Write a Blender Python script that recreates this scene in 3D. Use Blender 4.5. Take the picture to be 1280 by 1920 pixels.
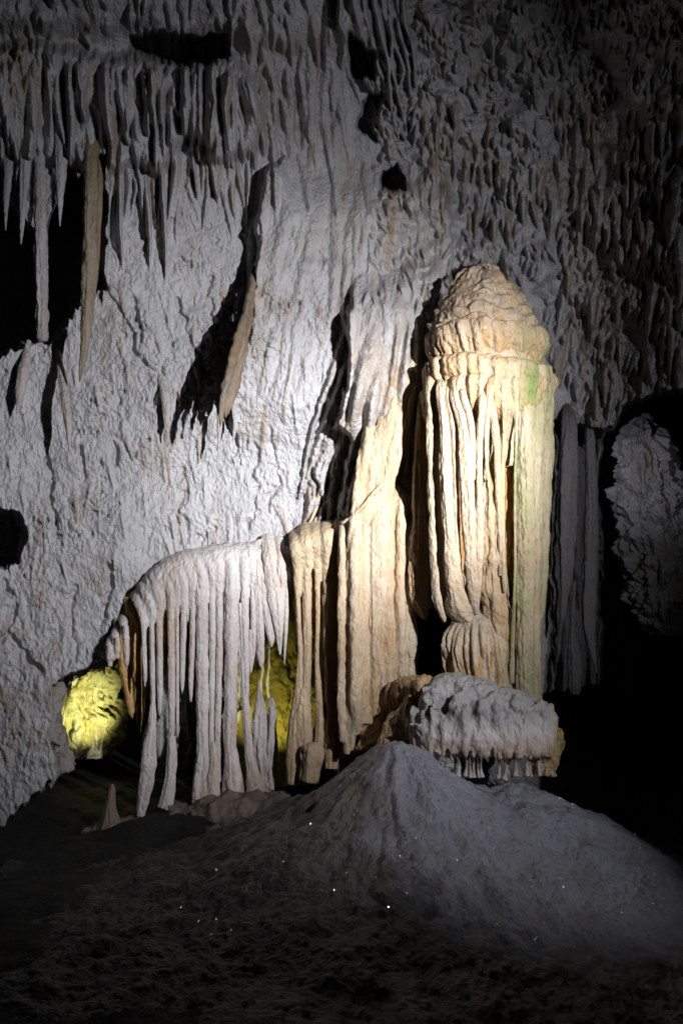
import bpy, math, random
import numpy as np
from mathutils import Vector, Matrix

R = math.radians
C = bpy.context.scene.collection
for o in list(bpy.data.objects): bpy.data.objects.remove(o)

# ------------------------------------------------------------------ camera
CAM = np.array([0.0, -12.0, 1.6]); PITCH = R(4.0); F = 1920.0      # focal length in photo pixels
cd = bpy.data.cameras.new('camera'); cam = bpy.data.objects.new('camera', cd); C.objects.link(cam)
cam.location = CAM; cam.rotation_euler = (R(90) + PITCH, 0, 0)
cd.sensor_fit = 'VERTICAL'; cd.sensor_height = 36; cd.lens = 36; cd.clip_end = 200; cd.clip_start = 0.05
bpy.context.scene.camera = cam

def at(px, py, Y):
    """point of the cave seen at photo pixel (px, py) and standing at depth Y"""
    u = (np.asarray(px, float) - 640) / F; v = (960 - np.asarray(py, float)) / F
    dy = math.cos(PITCH) - v * math.sin(PITCH); dz = math.sin(PITCH) + v * math.cos(PITCH)
    k = (np.asarray(Y, float) - CAM[1]) / dy
    return np.stack([u * k + CAM[0], np.broadcast_to(Y, k.shape) + 0 * k, dz * k + CAM[2]], -1)

# ------------------------------------------------------------------ world and lamps
sc = bpy.context.scene
w = bpy.data.worlds.new('World'); sc.world = w; w.use_nodes = True
w.node_tree.nodes['Background'].inputs[0].default_value = (0.55, 0.6, 0.8, 1)
w.node_tree.nodes['Background'].inputs[1].default_value = 0.0006
sc.view_settings.view_transform = 'Standard'; sc.view_settings.look = 'None'
sc.view_settings.exposure = 0; sc.view_settings.gamma = 1
sc.cycles.max_bounces = 6; sc.cycles.diffuse_bounces = 2

def spot(name, loc, target, energy, color, angle, blend=1.0, radius=0.05):
    l = bpy.data.lights.new(name, 'SPOT'); l.energy = energy; l.color = color
    l.spot_size = R(angle); l.spot_blend = blend; l.shadow_soft_size = radius
    o = bpy.data.objects.new(name, l); C.objects.link(o); o.location = loc
    o.rotation_euler = (Vector(target) - Vector(loc)).to_track_quat('-Z', 'Y').to_euler()
    return o
LAMP = (4.5, -9.9, 3.9)
spot('cave_floodlight', LAMP, at(440, 800, 0), 2500, (0.92, 0.93, 1.0), 67, 1.0, 0.04)
spot('beam_floodlight', (4.45, -9.9, 3.85), at(470, 860, 0), 4900, (0.93, 0.94, 1.0), 42, 1.0, 0.04)
spot('cave_spotlight', (4.4, -9.9, 3.8), at(615, 905, 0), 8600, (0.95, 0.96, 1.0), 22.5, 1.0, 0.04)
spot('mound_fill_light', (7.2, -7.2, 3.6), at(800, 1500, -2.6), 950, (0.86, 0.89, 1.0), 31, 1.0, 0.04)  # added unseen lamp, lights the mound crest from the right
spot('grotto_lamp', tuple(at(205, 1430, 0.75)), tuple(at(152, 1325, 1.9)), 190, (0.98, 1.0, 0.42), 50, 1.0, 0.02)
spot('niche_lamp', tuple(at(490, 1420, 0.15)), tuple(at(512, 1270, 0.9)), 16, (1.0, 0.88, 0.15), 110, 0.7, 0.02)

# ------------------------------------------------------------------ numpy noise
rng = np.random.default_rng(7); random.seed(7)
_T = rng.random(65536).astype(np.float32)
def _h(ix, iy, iz):
    return _T[(ix * 73856093 ^ iy * 19349663 ^ iz * 83492791) & 65535]
def noise(x, y, z=0.0):
    x, y, z = np.broadcast_arrays(x, y, z)
    fx = np.floor(x); fy = np.floor(y); fz = np.floor(z)
    ix = fx.astype(np.int64); iy = fy.astype(np.int64); iz = fz.astype(np.int64)
    a = (x - fx); b = (y - fy); c = (z - fz)
    a = a * a * (3 - 2 * a); b = b * b * (3 - 2 * b); c = c * c * (3 - 2 * c)
    def lay(k):
        n00 = _h(ix, iy, iz + k); n10 = _h(ix + 1, iy, iz + k); n01 = _h(ix, iy + 1, iz + k); n11 = _h(ix + 1, iy + 1, iz + k)
        t = n00 + (n10 - n00) * a
        return t + (n01 + (n11 - n01) * a - t) * b
    l0 = lay(0)
    if not np.any(c): return l0 * 2 - 1
    return (l0 + (lay(1) - l0) * c) * 2 - 1
def fbm(x, y, z=0.0, o=4, g=0.5):
    s = 0; a = 1; n = 0
    for i in range(o):
        s = s + a * noise(x * 2 ** i + 17.3 * i, y * 2 ** i + 5.1 * i, z * 2 ** i + 9.7 * i); n += a; a *= g
    return s / n
def sm(t):
    t = np.clip(t, 0, 1); return t * t * (3 - 2 * t)
def poly_mask(X, Y, pts, soft=6.0):
    """1 inside the outline, falling to 0 over 'soft' outside of it"""
    d = np.full(X.shape, 1e18); ins = np.zeros(X.shape, bool); n = len(pts)
    for i in range(n):
        x0, y0 = pts[i]; x1, y1 = pts[(i + 1) % n]
        ex, ey = x1 - x0, y1 - y0
        t = np.clip(((X - x0) * ex + (Y - y0) * ey) / (ex * ex + ey * ey + 1e-9), 0, 1)
        d = np.minimum(d, (X - x0 - t * ex) ** 2 + (Y - y0 - t * ey) ** 2)
        if y0 != y1:
            c = ((y0 > Y) != (y1 > Y)) & (X < ex * (Y - y0) / ey + x0); ins ^= c
    d = np.sqrt(d); d = np.where(ins, -d, d)
    return sm(0.5 - d / (2 * soft))

# ------------------------------------------------------------------ materials
def mat(name, white, ochre, rough=0.62, bump=0.5, scale=9.0, spec=0.35, sss=0.0, gcol=(0.12, 0.115, 0.12)):
    m = bpy.data.materials.new(name); m.use_nodes = True; nt = m.node_tree; N = nt.nodes; L = nt.links
    b = N['Principled BSDF']; b.inputs['Roughness'].default_value = rough
    b.inputs['Specular IOR Level'].default_value = spec
    if sss:
        b.inputs['Subsurface Weight'].default_value = sss
        b.inputs['Subsurface Radius'].default_value = (1.0, 0.55, 0.22); b.inputs['Subsurface Scale'].default_value = 0.05
    tc = N.new('ShaderNodeTexCoord')
    at_ = N.new('ShaderNodeAttribute'); at_.attribute_name = 'stain_shade'
    sep = N.new('ShaderNodeSeparateColor'); L.new(at_.outputs['Color'], sep.inputs[0])
    mp = N.new('ShaderNodeMapping'); mp.inputs['Scale'].default_value = (1, 1, 0.3); L.new(tc.outputs['Object'], mp.inputs[0])
    n1 = N.new('ShaderNodeTexNoise'); n1.inputs['Scale'].default_value = 2.2; n1.inputs['Detail'].default_value = 8; n1.inputs['Roughness'].default_value = 0.65
    L.new(mp.outputs[0], n1.inputs['Vector'])
    n2 = N.new('ShaderNodeTexNoise'); n2.inputs['Scale'].default_value = 5; n2.inputs['Detail'].default_value = 7; n2.inputs['Roughness'].default_value = 0.6
    L.new(tc.outputs['Object'], n2.inputs['Vector'])
    def rng_(src, a, b_, c, d):
        r = N.new('ShaderNodeMapRange'); r.inputs[1].default_value = a; r.inputs[2].default_value = b_; r.inputs[3].default_value = c; r.inputs[4].default_value = d
        L.new(src, r.inputs[0]); return r.outputs[0]
    def mixc(fac, a, bcol):
        x = N.new('ShaderNodeMix'); x.data_type = 'RGBA'; L.new(fac, x.inputs[0])
        if isinstance(a, tuple): x.inputs[6].default_value = (*a, 1)
        else: L.new(a, x.inputs[6])
        x.inputs[7].default_value = (*bcol, 1); return x.outputs[2]
    def add(a, b_):
        x = N.new('ShaderNodeMath'); x.operation = 'ADD'; x.use_clamp = True; L.new(a, x.inputs[0]); L.new(b_, x.inputs[1]); return x.outputs[0]
    c = mixc(rng_(n2.outputs[0], 0.42, 0.66, 0, 0.45), white, tuple(v * 0.72 for v in white))
    c = mixc(add(rng_(n1.outputs[0], 0.52, 0.75, 0, 0.55), sep.outputs[0]), c, ochre)
    c = mixc(sep.outputs[1], c, (0.15, 0.20, 0.045))
    c = mixc(sep.outputs[2], c, gcol)
    L.new(c, b.inputs['Base Color'])
    n3 = N.new('ShaderNodeTexNoise'); n3.inputs['Scale'].default_value = scale * 3; n3.inputs['Detail'].default_value = 6; n3.inputs['Roughness'].default_value = 0.7
    mp2 = N.new('ShaderNodeMapping'); mp2.inputs['Scale'].default_value = (1, 1, 0.55); L.new(tc.outputs['Object'], mp2.inputs[0]); L.new(mp2.outputs[0], n3.inputs['Vector'])
    v = N.new('ShaderNodeTexVoronoi'); v.inputs['Scale'].default_value = scale * 4; v.feature = 'SMOOTH_F1'; v.inputs['Smoothness'].default_value = 0.6; L.new(mp2.outputs[0], v.inputs['Vector'])
    ma = N.new('ShaderNodeMath'); ma.operation = 'MULTIPLY_ADD'; L.new(v.outputs['Distance'], ma.inputs[0]); ma.inputs[1].default_value = -0.5; L.new(n3.outputs[0], ma.inputs[2])
    bp = N.new('ShaderNodeBump'); bp.inputs['Strength'].default_value = bump; bp.inputs['Distance'].default_value = 0.03
    L.new(ma.outputs[0], bp.inputs['Height']); L.new(bp.outputs[0], b.inputs['Normal'])
    L.new(rng_(n2.outputs[0], 0.35, 0.65, rough - 0.15, rough + 0.15), b.inputs['Roughness'])
    return m
M = {
 'wall':   mat('pale_cave_rock', (0.385, 0.375, 0.375), (0.25, 0.18, 0.11), bump=0.9, gcol=(0.06, 0.058, 0.06)),
 'cream':  mat('cream_flowstone', (0.45, 0.355, 0.245), (0.36, 0.19, 0.05), 0.5, 0.8, 8, 0.4),
 'white':  mat('white_flowstone', (0.53, 0.49, 0.465), (0.36, 0.22, 0.11), 0.5, 0.8, 8, 0.4),
 'amber':  mat('amber_glow_flowstone', (0.42, 0.25, 0.09), (0.32, 0.15, 0.04), 0.5, 0.4, 8, 0.4),  # calcite amber plus the slots' warm bounced glow, both in the colour
 'ochre':  mat('ochre_stalactite', (0.22, 0.175, 0.125), (0.12, 0.07, 0.03), 0.6, 0.5, 8, 0.3),
 'yellow': mat('yellow_rock', (0.55, 0.50, 0.30), (0.45, 0.36, 0.16), 0.6, 0.6, 8, 0.3),
 'mound':  mat('grey_flowstone', (0.25, 0.245, 0.275), (0.10, 0.08, 0.06), 0.45, 1.0, 7, 0.5, gcol=(0.022, 0.019, 0.017)),
 'brown':  mat('brown_rock', (0.17, 0.13, 0.10), (0.10, 0.07, 0.045), 0.7, 0.7, 6, 0.3),
 'dim':    mat('dimmed_grey_rock', (0.12, 0.115, 0.12), (0.10, 0.07, 0.05), 0.7, 0.7, 8, 0.3),  # dark copy of the wall rock, the missing beam put into its colour
 'floor':  mat('dark_cave_floor', (0.012, 0.011, 0.01), (0.01, 0.008, 0.006), 0.8, 0.7, 6, 0.3),
}

# ------------------------------------------------------------------ object helpers
def tag(o, label=None, cat=None, group=None, kind=None):
    if label: o['label'] = label
    if cat: o['category'] = cat
    if group: o['group'] = group
    if kind: o['kind'] = kind
    return o
def empty(name, loc):
    o = bpy.data.objects.new(name, None); C.objects.link(o); o.location = tuple(float(v) for v in loc); o.empty_display_size = 0.1
    return o
def link(name, verts, faces, material, parent=None, stain_shade=None, smooth=True):
    """verts (n,3), faces (m,4) -> ONE mesh object"""
    verts = np.ascontiguousarray(verts, np.float32); faces = np.ascontiguousarray(faces, np.int32)
    org = np.zeros(3)
    if parent is not None: org = np.array(parent.location)
    else:
        org = verts.mean(0); org[2] = verts[:, 2].min()
    v = (verts - org).astype(np.float32)
    me = bpy.data.meshes.new(name); k = faces.shape[1]
    me.vertices.add(len(v)); me.vertices.foreach_set('co', v.ravel())
    me.loops.add(faces.size); me.loops.foreach_set('vertex_index', faces.ravel())
    me.polygons.add(len(faces)); me.polygons.foreach_set('loop_start', np.arange(0, faces.size, k, dtype=np.int32))
    me.polygons.foreach_set('loop_total', np.full(len(faces), k, np.int32))
    me.polygons.foreach_set('use_smooth', np.full(len(faces), smooth, bool))
    me.update(calc_edges=True)
    if stain_shade is not None:
        a = me.color_attributes.new('stain_shade', 'FLOAT_COLOR', 'POINT')
        a.data.foreach_set('color', np.concatenate([stain_shade, np.ones((len(v), 1))], 1).astype(np.float32).ravel())
    me.materials.append(material)
    o = bpy.data.objects.new(name, me); C.objects.link(o)
    if parent is None: o.location = tuple(float(t) for t in org)
    else: o.parent = parent
    return o
def grid_faces(nr, nc, wrap=False):
    r = np.arange(nr - 1)[:, None]; c = np.arange(nc if wrap else nc - 1)[None, :]
    c1 = (c + 1) % nc
    f = np.stack([r * nc + c, (r + 1) * nc + c, (r + 1) * nc + c1, r * nc + c1], -1)
    return f.reshape(-1, 4)

# a relief raster in which drips, flutes and lips are carved
class Relief:
    def __init__(s, x0, x1, y0, y1, step):
        s.x = np.arange(x0, x1 + step, step); s.y = np.arange(y0, y1 + step, step); s.step = step
        s.X, s.Y = np.meshgrid(s.x, s.y)
        s.H = np.zeros(s.X.shape); s.S = np.zeros(s.X.shape + (3,))
    def win(s, xa, xb, ya, yb):
        i0 = max(0, int((ya - s.y[0]) / s.step)); i1 = min(len(s.y), int((yb - s.y[0]) / s.step) + 2)
        j0 = max(0, int((xa - s.x[0]) / s.step)); j1 = min(len(s.x), int((xb - s.x[0]) / s.step) + 2)
        return (slice(i0, i1), slice(j0, j1)) if i1 > i0 and j1 > j0 else None
    def drip(s, x, y, L, W, D, slant=0.0, ochre=0.0, point=0.6, p=0.7, start=0.25, wob=0.0, green=0.0, grey=0.0, add=True):
        pad = abs(slant) * L + W + 2 + wob
        q = s.win(x - pad, x + pad, y, y + L)
        if q is None: return
        X = s.X[q]; Y = s.Y[q]; t = (Y - y) / L
        ph = x * 0.37
        cx = x + slant * (Y - y) + wob * np.sin(t * 5 + ph)
        wd = W * np.clip(start + (1 - start) * np.clip(t * 4, 0, 1) ** 0.7, 0, 1) * np.clip(1 - t, 0, 1) ** point
        u = (X - cx) / np.maximum(wd, 1e-3)
        ok = (t >= 0) & (t <= 1) & (np.abs(u) < 1)
        h = np.where(ok, D * np.clip(t, 0, 1) ** p * np.sqrt(np.clip(1 - u * u, 0, 1)) * np.clip((1 - t) * 2.2, 0, 1) ** 0.7, 0)
        H = s.H[q]
        if add:
            new = np.maximum(H, H * 0.35 + h)
        else: new = np.maximum(H, h)
        won = ok & (new > H)
        s.H[q] = np.where(won, new, H)
        for k, a in enumerate((ochre, green, grey)):
            if a: 
                ch = s.S[..., k][q]; s.S[..., k][q] = np.where(won, np.maximum(ch * 0.6, a * (0.35 + 0.65 * np.clip(t, 0, 1))), ch)
            elif k == 0:
                ch = s.S[..., k][q]; s.S[..., k][q] = np.where(won, ch * 0.5, ch)
    def flute(s, pts, W, D, ochre=0.0, green=0.0, grey=0.0):
        """long rib following a line of (x, y) points from top to bottom"""
        xs = np.array([p[0] for p in pts], float); ys = np.array([p[1] for p in pts], float)
        ws = np.array([p[2] if len(p) > 2 else W for p in pts], float)
        q = s.win(xs.min() - ws.max(), xs.max() + ws.max(), ys[0], ys[-1])
        if q is None: return
        X = s.X[q]; Y = s.Y[q]
        wv = noise(Y / 23 + xs[0], 0 * Y + 0.5)
        cx = np.interp(Y, ys, xs) + wv * 2.0; wd = np.interp(Y, ys, ws) * (1 + 0.2 * noise(Y / 14, 0 * Y + xs[0]))
        t = (Y - ys[0]) / (ys[-1] - ys[0])
        wd = wd * np.clip((1 - t) * 8, 0, 1) ** 0.5 * np.clip(0.3 + t * 8, 0, 1)
        u = (X - cx) / np.maximum(wd, 1e-3); ok = (t >= 0) & (t <= 1) & (np.abs(u) < 1)
        h = np.where(ok, D * np.clip(t * 6, 0, 1) * np.sqrt(np.clip(1 - u * u, 0, 1)), 0)
        H = s.H[q]; new = np.maximum(H, H * 0.3 + h); won = ok & (new > H); s.H[q] = np.where(won, new, H)
        for k, a in enumerate((ochre, green, grey)):
            s.S[..., k][q] = np.where(won, a, s.S[..., k][q])

# ================================================================== CAVE WALL
W_ = Relief(-240, 1540, -200, 1640, 1.6)
X, Yp = W_.X, W_.Y
wx = 26 * fbm(X / 70, Yp / 70, 3.1, 3) + 16 * fbm(X / 10, Yp / 24, 8.0, 3); wy = 26 * fbm(X / 70, Yp / 70, 11.7, 3) + 16 * fbm(X / 7, Yp / 30, 1.0, 3)
XW, YW = X + 0.45 * wx, Yp + 0.45 * wy
base = 0.30 * fbm(X / 260, Yp / 300, 0.4, 3)
base -= 1.5 * sm((360 - Yp) / 560)
base += 0.40 * fbm(X / 75, Yp / 60, 31.0, 3) * sm((X - 690) / 80) * sm((620 - Yp) / 120)
base -= 2.0 * sm((X - 1040) / 330) * sm((980 - Yp) / 420)
def cut(pts, amount, soft=6, fade=None):
    global base
    m = poly_mask(XW, YW, pts, soft)
    if fade is not None: m = m * fade
    base = base + amount * m
    return m
# central flowstone apron standing proud of the left panel
cut([(497, 322), (560, 280), (640, 250), (840, 300), (860, 620), (800, 1330), (560, 1330), (520, 980), (450, 860), (432, 745), (472, 590), (478, 480)], -0.42, 5, sm((880 - Yp) / 160) * sm((Yp - 300) / 120 + sm((560 - X) / 60)))
cut([(662, 520), (720, 500), (830, 480), (830, 1330), (645, 1330), (640, 1000), (632, 955), (658, 830), (630, 800), (648, 700), (652, 600)], -0.38, 5, sm((Yp - 500) / 90))
# upper left curtain mass
cut([(-300, 110), (60, 90), (240, 105), (330, 120), (440, 110), (500, 180), (480, 290), (400, 300), (360, 240), (300, 330), (260, 300), (200, 330), (120, 300), (-300, 330)], -0.40, 14)
cut([(-300, -300), (700, -300), (690, 60), (560, 90), (430, 70), (240, 55), (-300, 60)], -0.25, 26)
# hollows and openings
cut([(-300, 430), (0, 340), (55, 430), (95, 440), (125, 310), (150, 350), (165, 285), (192, 300), (197, 400), (190, 535), (140, 580), (95, 640), (40, 640), (0, 668), (-300, 760)], 3.2, 5)
cut([(-300, 940), (0, 955), (38, 962), (46, 1000), (30, 1050), (0, 1065), (-300, 1120)], 1.8, 6)
deep = cut([(112, 1285), (180, 1252), (208, 1240), (200, 1200), (240, 1130), (265, 1088), (350, 1042), (480, 1036), (545, 1050), (600, 1030), (625, 1060), (635, 1440), (500, 1720), (-20, 1720), (10, 1540), (130, 1440), (100, 1380)], 2.6, 5)
cut([(105, 1290), (180, 1252), (262, 1230), (300, 1500), (120, 1470), (98, 1380)], 1.6, 6)
cut([(775, 1150), (860, 1130), (880, 1330), (785, 1310)], 2.4, 5)
cut([(240, 72), (300, 62), (415, 72), (428, 104), (380, 114), (300, 118), (245, 98)], 1.6, 6)
cut([(652, 60), (700, 100), (692, 150), (655, 150)], 0.9, 5)
cut([(722, 318), (748, 310), (764, 350), (722, 350)], 0.9, 4)
cut([(815, 590), (822, 540), (868, 505), (900, 500), (880, 640)], 1.0, 4)
cut([(690, 170), (720, 180), (700, 260), (670, 240)], 0.6, 5)
cut([(1042, 790), (1130, 815), (1180, 760), (1700, 700), (1700, 1750), (1000, 1750), (1030, 1310)], 1.3, 10)
cut([(1128, 830), (1170, 765), (1240, 740), (1700, 690), (1700, 1750), (1000, 1750), (1015, 1310), (1125, 1290)], 6.5, 9)

# drips and ribs
def scatter(n, box, L, Wd, D, ochre=0.3, sl=0.05, tilt=0.0, mask=None, **k):
    xs = rng.uniform(box[0], box[2], n); ys = np.sort(rng.uniform(box[1], box[3], n))
    for x, y in zip(xs, ys):
        if mask and not mask(x, y): continue
        l = rng.uniform(*L)
        tl = tilt(x, y) if callable(tilt) else tilt
        W_.drip(x, y, l, rng.uniform(*Wd), rng.uniform(*D), rng.normal(tl, sl), rng.uniform(0.3, 0.9) if rng.random() < ochre else 0.0, **k)
fine = lambda x, y: float(noise(x / 60, y / 60, 4.0)) > -0.25
# knobbly rock of the left panel
scatter(1500, (-60, 420, 660, 1560), (14, 60), (2.5, 6), (0.012, 0.04), 0.06, 0.25, 0.1, fine, p=1.2)
scatter(130, (0, 520, 640, 1240), (40, 110), (4, 8), (0.04, 0.10), 0.25, 0.15, 0.1, p=1.2)
# central apron ribs, fanning
fan = lambda x, y: -0.25 + 0.22 * (x - 600) / 200 if y < 700 else 0.0
scatter(190, (500, 240, 680, 640), (60, 210), (7, 20), (0.03, 0.09), 0.15, 0.08, -0.16, wob=5)
scatter(170, (650, 300, 840, 640), (110, 320), (6, 13), (0.05, 0.11), 0.3, 0.04, -0.05, wob=5, p=0.3)
scatter(150, (650, 620, 800, 1290), (90, 300), (6, 14), (0.05, 0.14), 0.5, 0.05, lambda x, y: -0.28 * sm(np.array((960 - y) / 200)) , wob=4)
for k in range(46):
    x0 = rng.uniform(655, 800); y0 = rng.uniform(560, 760); t_ = (x0 - 655) / 145; sl = -0.34 * (1 - t_) - 0.04
    W_.flute([(x0, y0, 4), (x0 + sl * 60, y0 + 100, rng.uniform(5, 10)), (x0 + sl * 190, y0 + 230, rng.uniform(4, 9)), (x0 + sl * 260, y0 + rng.uniform(300, 480), 4)], 6, rng.uniform(.06, .16), rng.choice([0.0, 0.2, 0.5]))
for x, y, l, ww, d, sl in ((655, 540, 135, 13, .22, -.05), (648, 470, 110, 12, .15, .02), (700, 600, 240, 24, .35, -.17), (722, 640, 260, 20, .32, -.18), (745, 700, 290, 22, .34, -.26), (764, 640, 330, 18, .30, -.16),
                           (785, 600, 420, 15, .26, -.06), (775, 820, 330, 14, .26, -.02), (720, 900, 330, 22, .22, 0), (680, 985, 380, 22, .26, 0), (742, 960, 360, 20, .22, .02), (765, 1000, 290, 12, .2, 0), (700, 1010, 240, 14, .3, 0),
                           (500, 330, 330, 22, .12, -.1), (548, 330, 260, 18, .10, -.15), (610, 290, 300, 22, .12, -.18), (640, 380, 260, 16, .12, -.12)):
    W_.drip(x, y, l, ww, d, sl, 0.35 if x > 640 else 0.1, wob=6, p=0.5, point=0.5)
for k in range(34):
    x0 = rng.uniform(470, 640); y0 = rng.uniform(60, 260); sl = rng.normal(0.12, 0.12)
    W_.flute([(x0, y0, 4), (x0 + sl * 60, y0 + 60, rng.uniform(6, 14)), (x0 + sl * 110, y0 + rng.uniform(110, 200), rng.uniform(4, 9))], 6, rng.uniform(.04, .14), rng.choice([0.0, 0.2]))
# upper left curtain: long ribs
for x0 in np.arange(-60, 480, 9.5):
    x0 += rng.normal() * 3; e_ = 295 + 55 * float(noise(x0 / 45, 0.7, 1.0)) + rng.uniform(-60, 60); dr_ = rng.normal(8, 8)
    W_.flute([(x0, 100 + rng.uniform(0, 25), rng.uniform(5, 9)), (x0 + dr_ * .5 + rng.normal() * 4, 190, rng.uniform(4, 12)), (x0 + dr_, e_, rng.uniform(3, 7))], 7, rng.uniform(.10, .30) + .14 * float(noise(x0 / 35, 3.3, 0.0)), rng.choice([0, 0, .3]))
scatter(34, (-80, 95, 500, 190), (130, 280), (8, 20), (0.2, 0.5), 0.15, 0.05, 0.05, wob=8, p=0.35)
scatter(120, (190, 160, 480, 300), (60, 180), (4, 10), (0.10, 0.22), 0.2, 0.08, 0.05, wob=4, p=0.6)
for x, y, l, ww, sl in ((250, 230, 180, 9, .1), (300, 210, 330, 7, .03), (268, 270, 240, 8, .06), (225, 250, 260, 8, .02), (200, 280, 300, 9, -.02), (365, 260, 120, 5, .02), (405, 230, 70, 6, 0), (430, 220, 85, 7, .05), (350, 100, 160, 9, 0)):
    W_.drip(x, y, l, ww, 0.42, sl, 0.0, wob=3)
scatter(200, (-80, -200, 720, 80), (40, 150), (7, 20), (0.08, 0.28), 0.15, 0.1, 0.05, wob=4)
for i in range(9):
    W_.flute([(640 + i * 14 + rng.normal() * 5, -40), (648 + i * 14 + rng.normal() * 6, rng.uniform(20, 60), rng.uniform(4, 8)), (672 + i * 13 + rng.normal() * 8, 120 + rng.uniform(-30, 20), rng.uniform(3, 6)), (690 + i * 11, 150 + rng.uniform(5, 80), 3)], 6, rng.uniform(.2, .4))
# upper right: thousands of small drips
up = lambda x, y: float(noise(x / 45, y / 45, 9.0) + 0.5 * noise(x / 17, y / 17, 3.0)) > -0.25
scatter(5600, (690, -200, 1540, 560), (14, 50), (3, 9), (0.08, 0.32), 0.22, 0.22, lambda x, y: 0.1 - 0.35 * (x - 900) / 400, up, p=0.9)
scatter(260, (780, 170, 1240, 420), (40, 110), (4, 12), (0.16, 0.4), 0.5, 0.1, -0.05, up, p=0.9)
scatter(240, (700, -100, 1240, 560), (6, 22), (8, 18), (0.05, 0.2), 0.1, 0.3, 0.0, p=0.4)
scatter(1500, (830, 440, 1300, 800), (20, 60), (4, 9), (0.06, 0.22), 0.15, 0.22, -0.1, up)
scatter(90, (1040, 150, 1300, 800), (60, 180), (7, 16), (0.15, 0.35), 0.6, 0.08, -0.05)
scatter(60, (1042, 780, 1150, 1150), (120, 330), (9, 20), (0.15, 0.4), 0.5, 0.03, 0.0)
# niche behind the curtain
scatter(160, (240, 1100, 640, 1500), (30, 90), (4, 10), (0.08, 0.25), 0.5, 0.1)
scatter(300, (-60, 1100, 130, 1560), (30, 60), (5, 12), (0.02, 0.05), 0.2, 0.3)

def blur(A, n=1):
    for _ in range(n):
        A = (np.roll(A, 1, 0) + 2 * A + np.roll(A, -1, 0)) / 4; A = (np.roll(A, 1, 1) + 2 * A + np.roll(A, -1, 1)) / 4
    return A
def crack(pts, dep=0.08, w=2.6):
    xs = []; 
    for (a, b), (c, d) in zip(pts[:-1], pts[1:]):
        n_ = int(math.hypot(c - a, d - b) / 2) + 1
        for t_ in np.linspace(0, 1, n_): xs.append((a + (c - a) * t_, b + (d - b) * t_))
    ph = rng.uniform(0, 50)
    for i_, (a, b) in enumerate(xs):
        a += 9 * float(noise(i_ / 9 + ph, 0.3)) + 4 * float(noise(i_ / 3 + ph, 1.3)); f_ = 0.4 + 0.6 * abs(float(noise(i_ / 12 + ph, 2.3))); r_ = w * f_ * 1.6
        q = W_.win(a - 8, a + 8, b - 8, b + 8)
        if q is None: continue
        g_ = np.exp(-((W_.X[q] - a) / r_) ** 2 - ((W_.Y[q] - b) / (r_ * 1.5)) ** 2)
        W_.H[q] = np.minimum(W_.H[q], W_.H[q] * (1 - g_) - dep * f_ * g_)
for p_ in ([(190, 535), (235, 600), (262, 680), (300, 705)], [(330, 560), (350, 620), (388, 700)], [(345, 880), (335, 950), (350, 1015)], [(90, 860), (92, 930), (105, 1000)], [(475, 830), (478, 900), (470, 990)], [(420, 560), (445, 610)],
           [(200, 1060), (205, 1110), (185, 1170)], [(20, 1190), (60, 1240), (80, 1260)], [(140, 1100), (137, 1180), (140, 1240)], [(580, 880), (600, 940), (570, 1000)], [(500, 800), (520, 900), (500, 960)], [(150, 840), (155, 900)], [(270, 720), (300, 690), (290, 760)], [(215, 830), (210, 870)], [(0, 1090), (30, 1120), (10, 1200)], [(250, 560), (262, 640)], [(390, 520), (400, 600)]): crack(p_, rng.uniform(.07, .14))
H = W_.H; Hs = blur(H, 5); H = blur(H, 1)
apron = poly_mask(XW, YW, [(480, 260), (640, 230), (830, 300), (830, 1300), (640, 1300), (640, 960), (650, 560), (500, 560)], 30)
H = H * (1 - 0.7 * apron) + Hs * 0.7 * apron
def lips(px, py, wx_, wy_, amp, seed):
    ph = py / wy_ + 1.9 * fbm(px / wx_, py / (wy_ * 1.6), seed, 3, 0.6)
    f = ph - np.floor(ph)
    return amp * np.where(f < 0.86, f / 0.86, (1 - f) / 0.14) * np.clip(0.5 + 1.2 * noise(px / 30, py / 34, seed + 2), 0.0, 1)
panel = (1 - apron) * sm((Yp - 330) / 120) * sm((720 - X) / 80) * (0.35 + 0.9 * sm(0.5 + 1.2 * fbm(X / 90, Yp / 70, 15.5, 2)))
rough = 0.05 * fbm(X / 46, Yp / 54, 2.2, 4, 0.55) + 0.010 * fbm(X / 7, Yp / 9, 5.5, 3, 0.6)
rough += panel * (lips(X, Yp, 13, 24, 0.024, 1.1) + lips(X, Yp, 7, 11, 0.009, 4.4) + 0.03 * np.abs(fbm(X / 20, Yp / 24, 7.7, 3)))
pit = np.clip(fbm(X / 9, Yp / 15, 12.2, 2) - 0.28, 0, 1); rough -= panel * 0.16 * pit * np.clip(noise(X / 50, Yp / 50, 8.8) + .6, 0, 1)
rough += (1 - panel) * (1 - 0.6 * apron) * lips(X, Yp, 10, 20, 0.012, 3.1)
Yd = base - H - rough * 1.0 - 0.05 * np.abs(fbm(XW / 60, YW / 45, 6.6, 4, 0.6))
V = at(X, Yp, Yd)
S = W_.S
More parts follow.
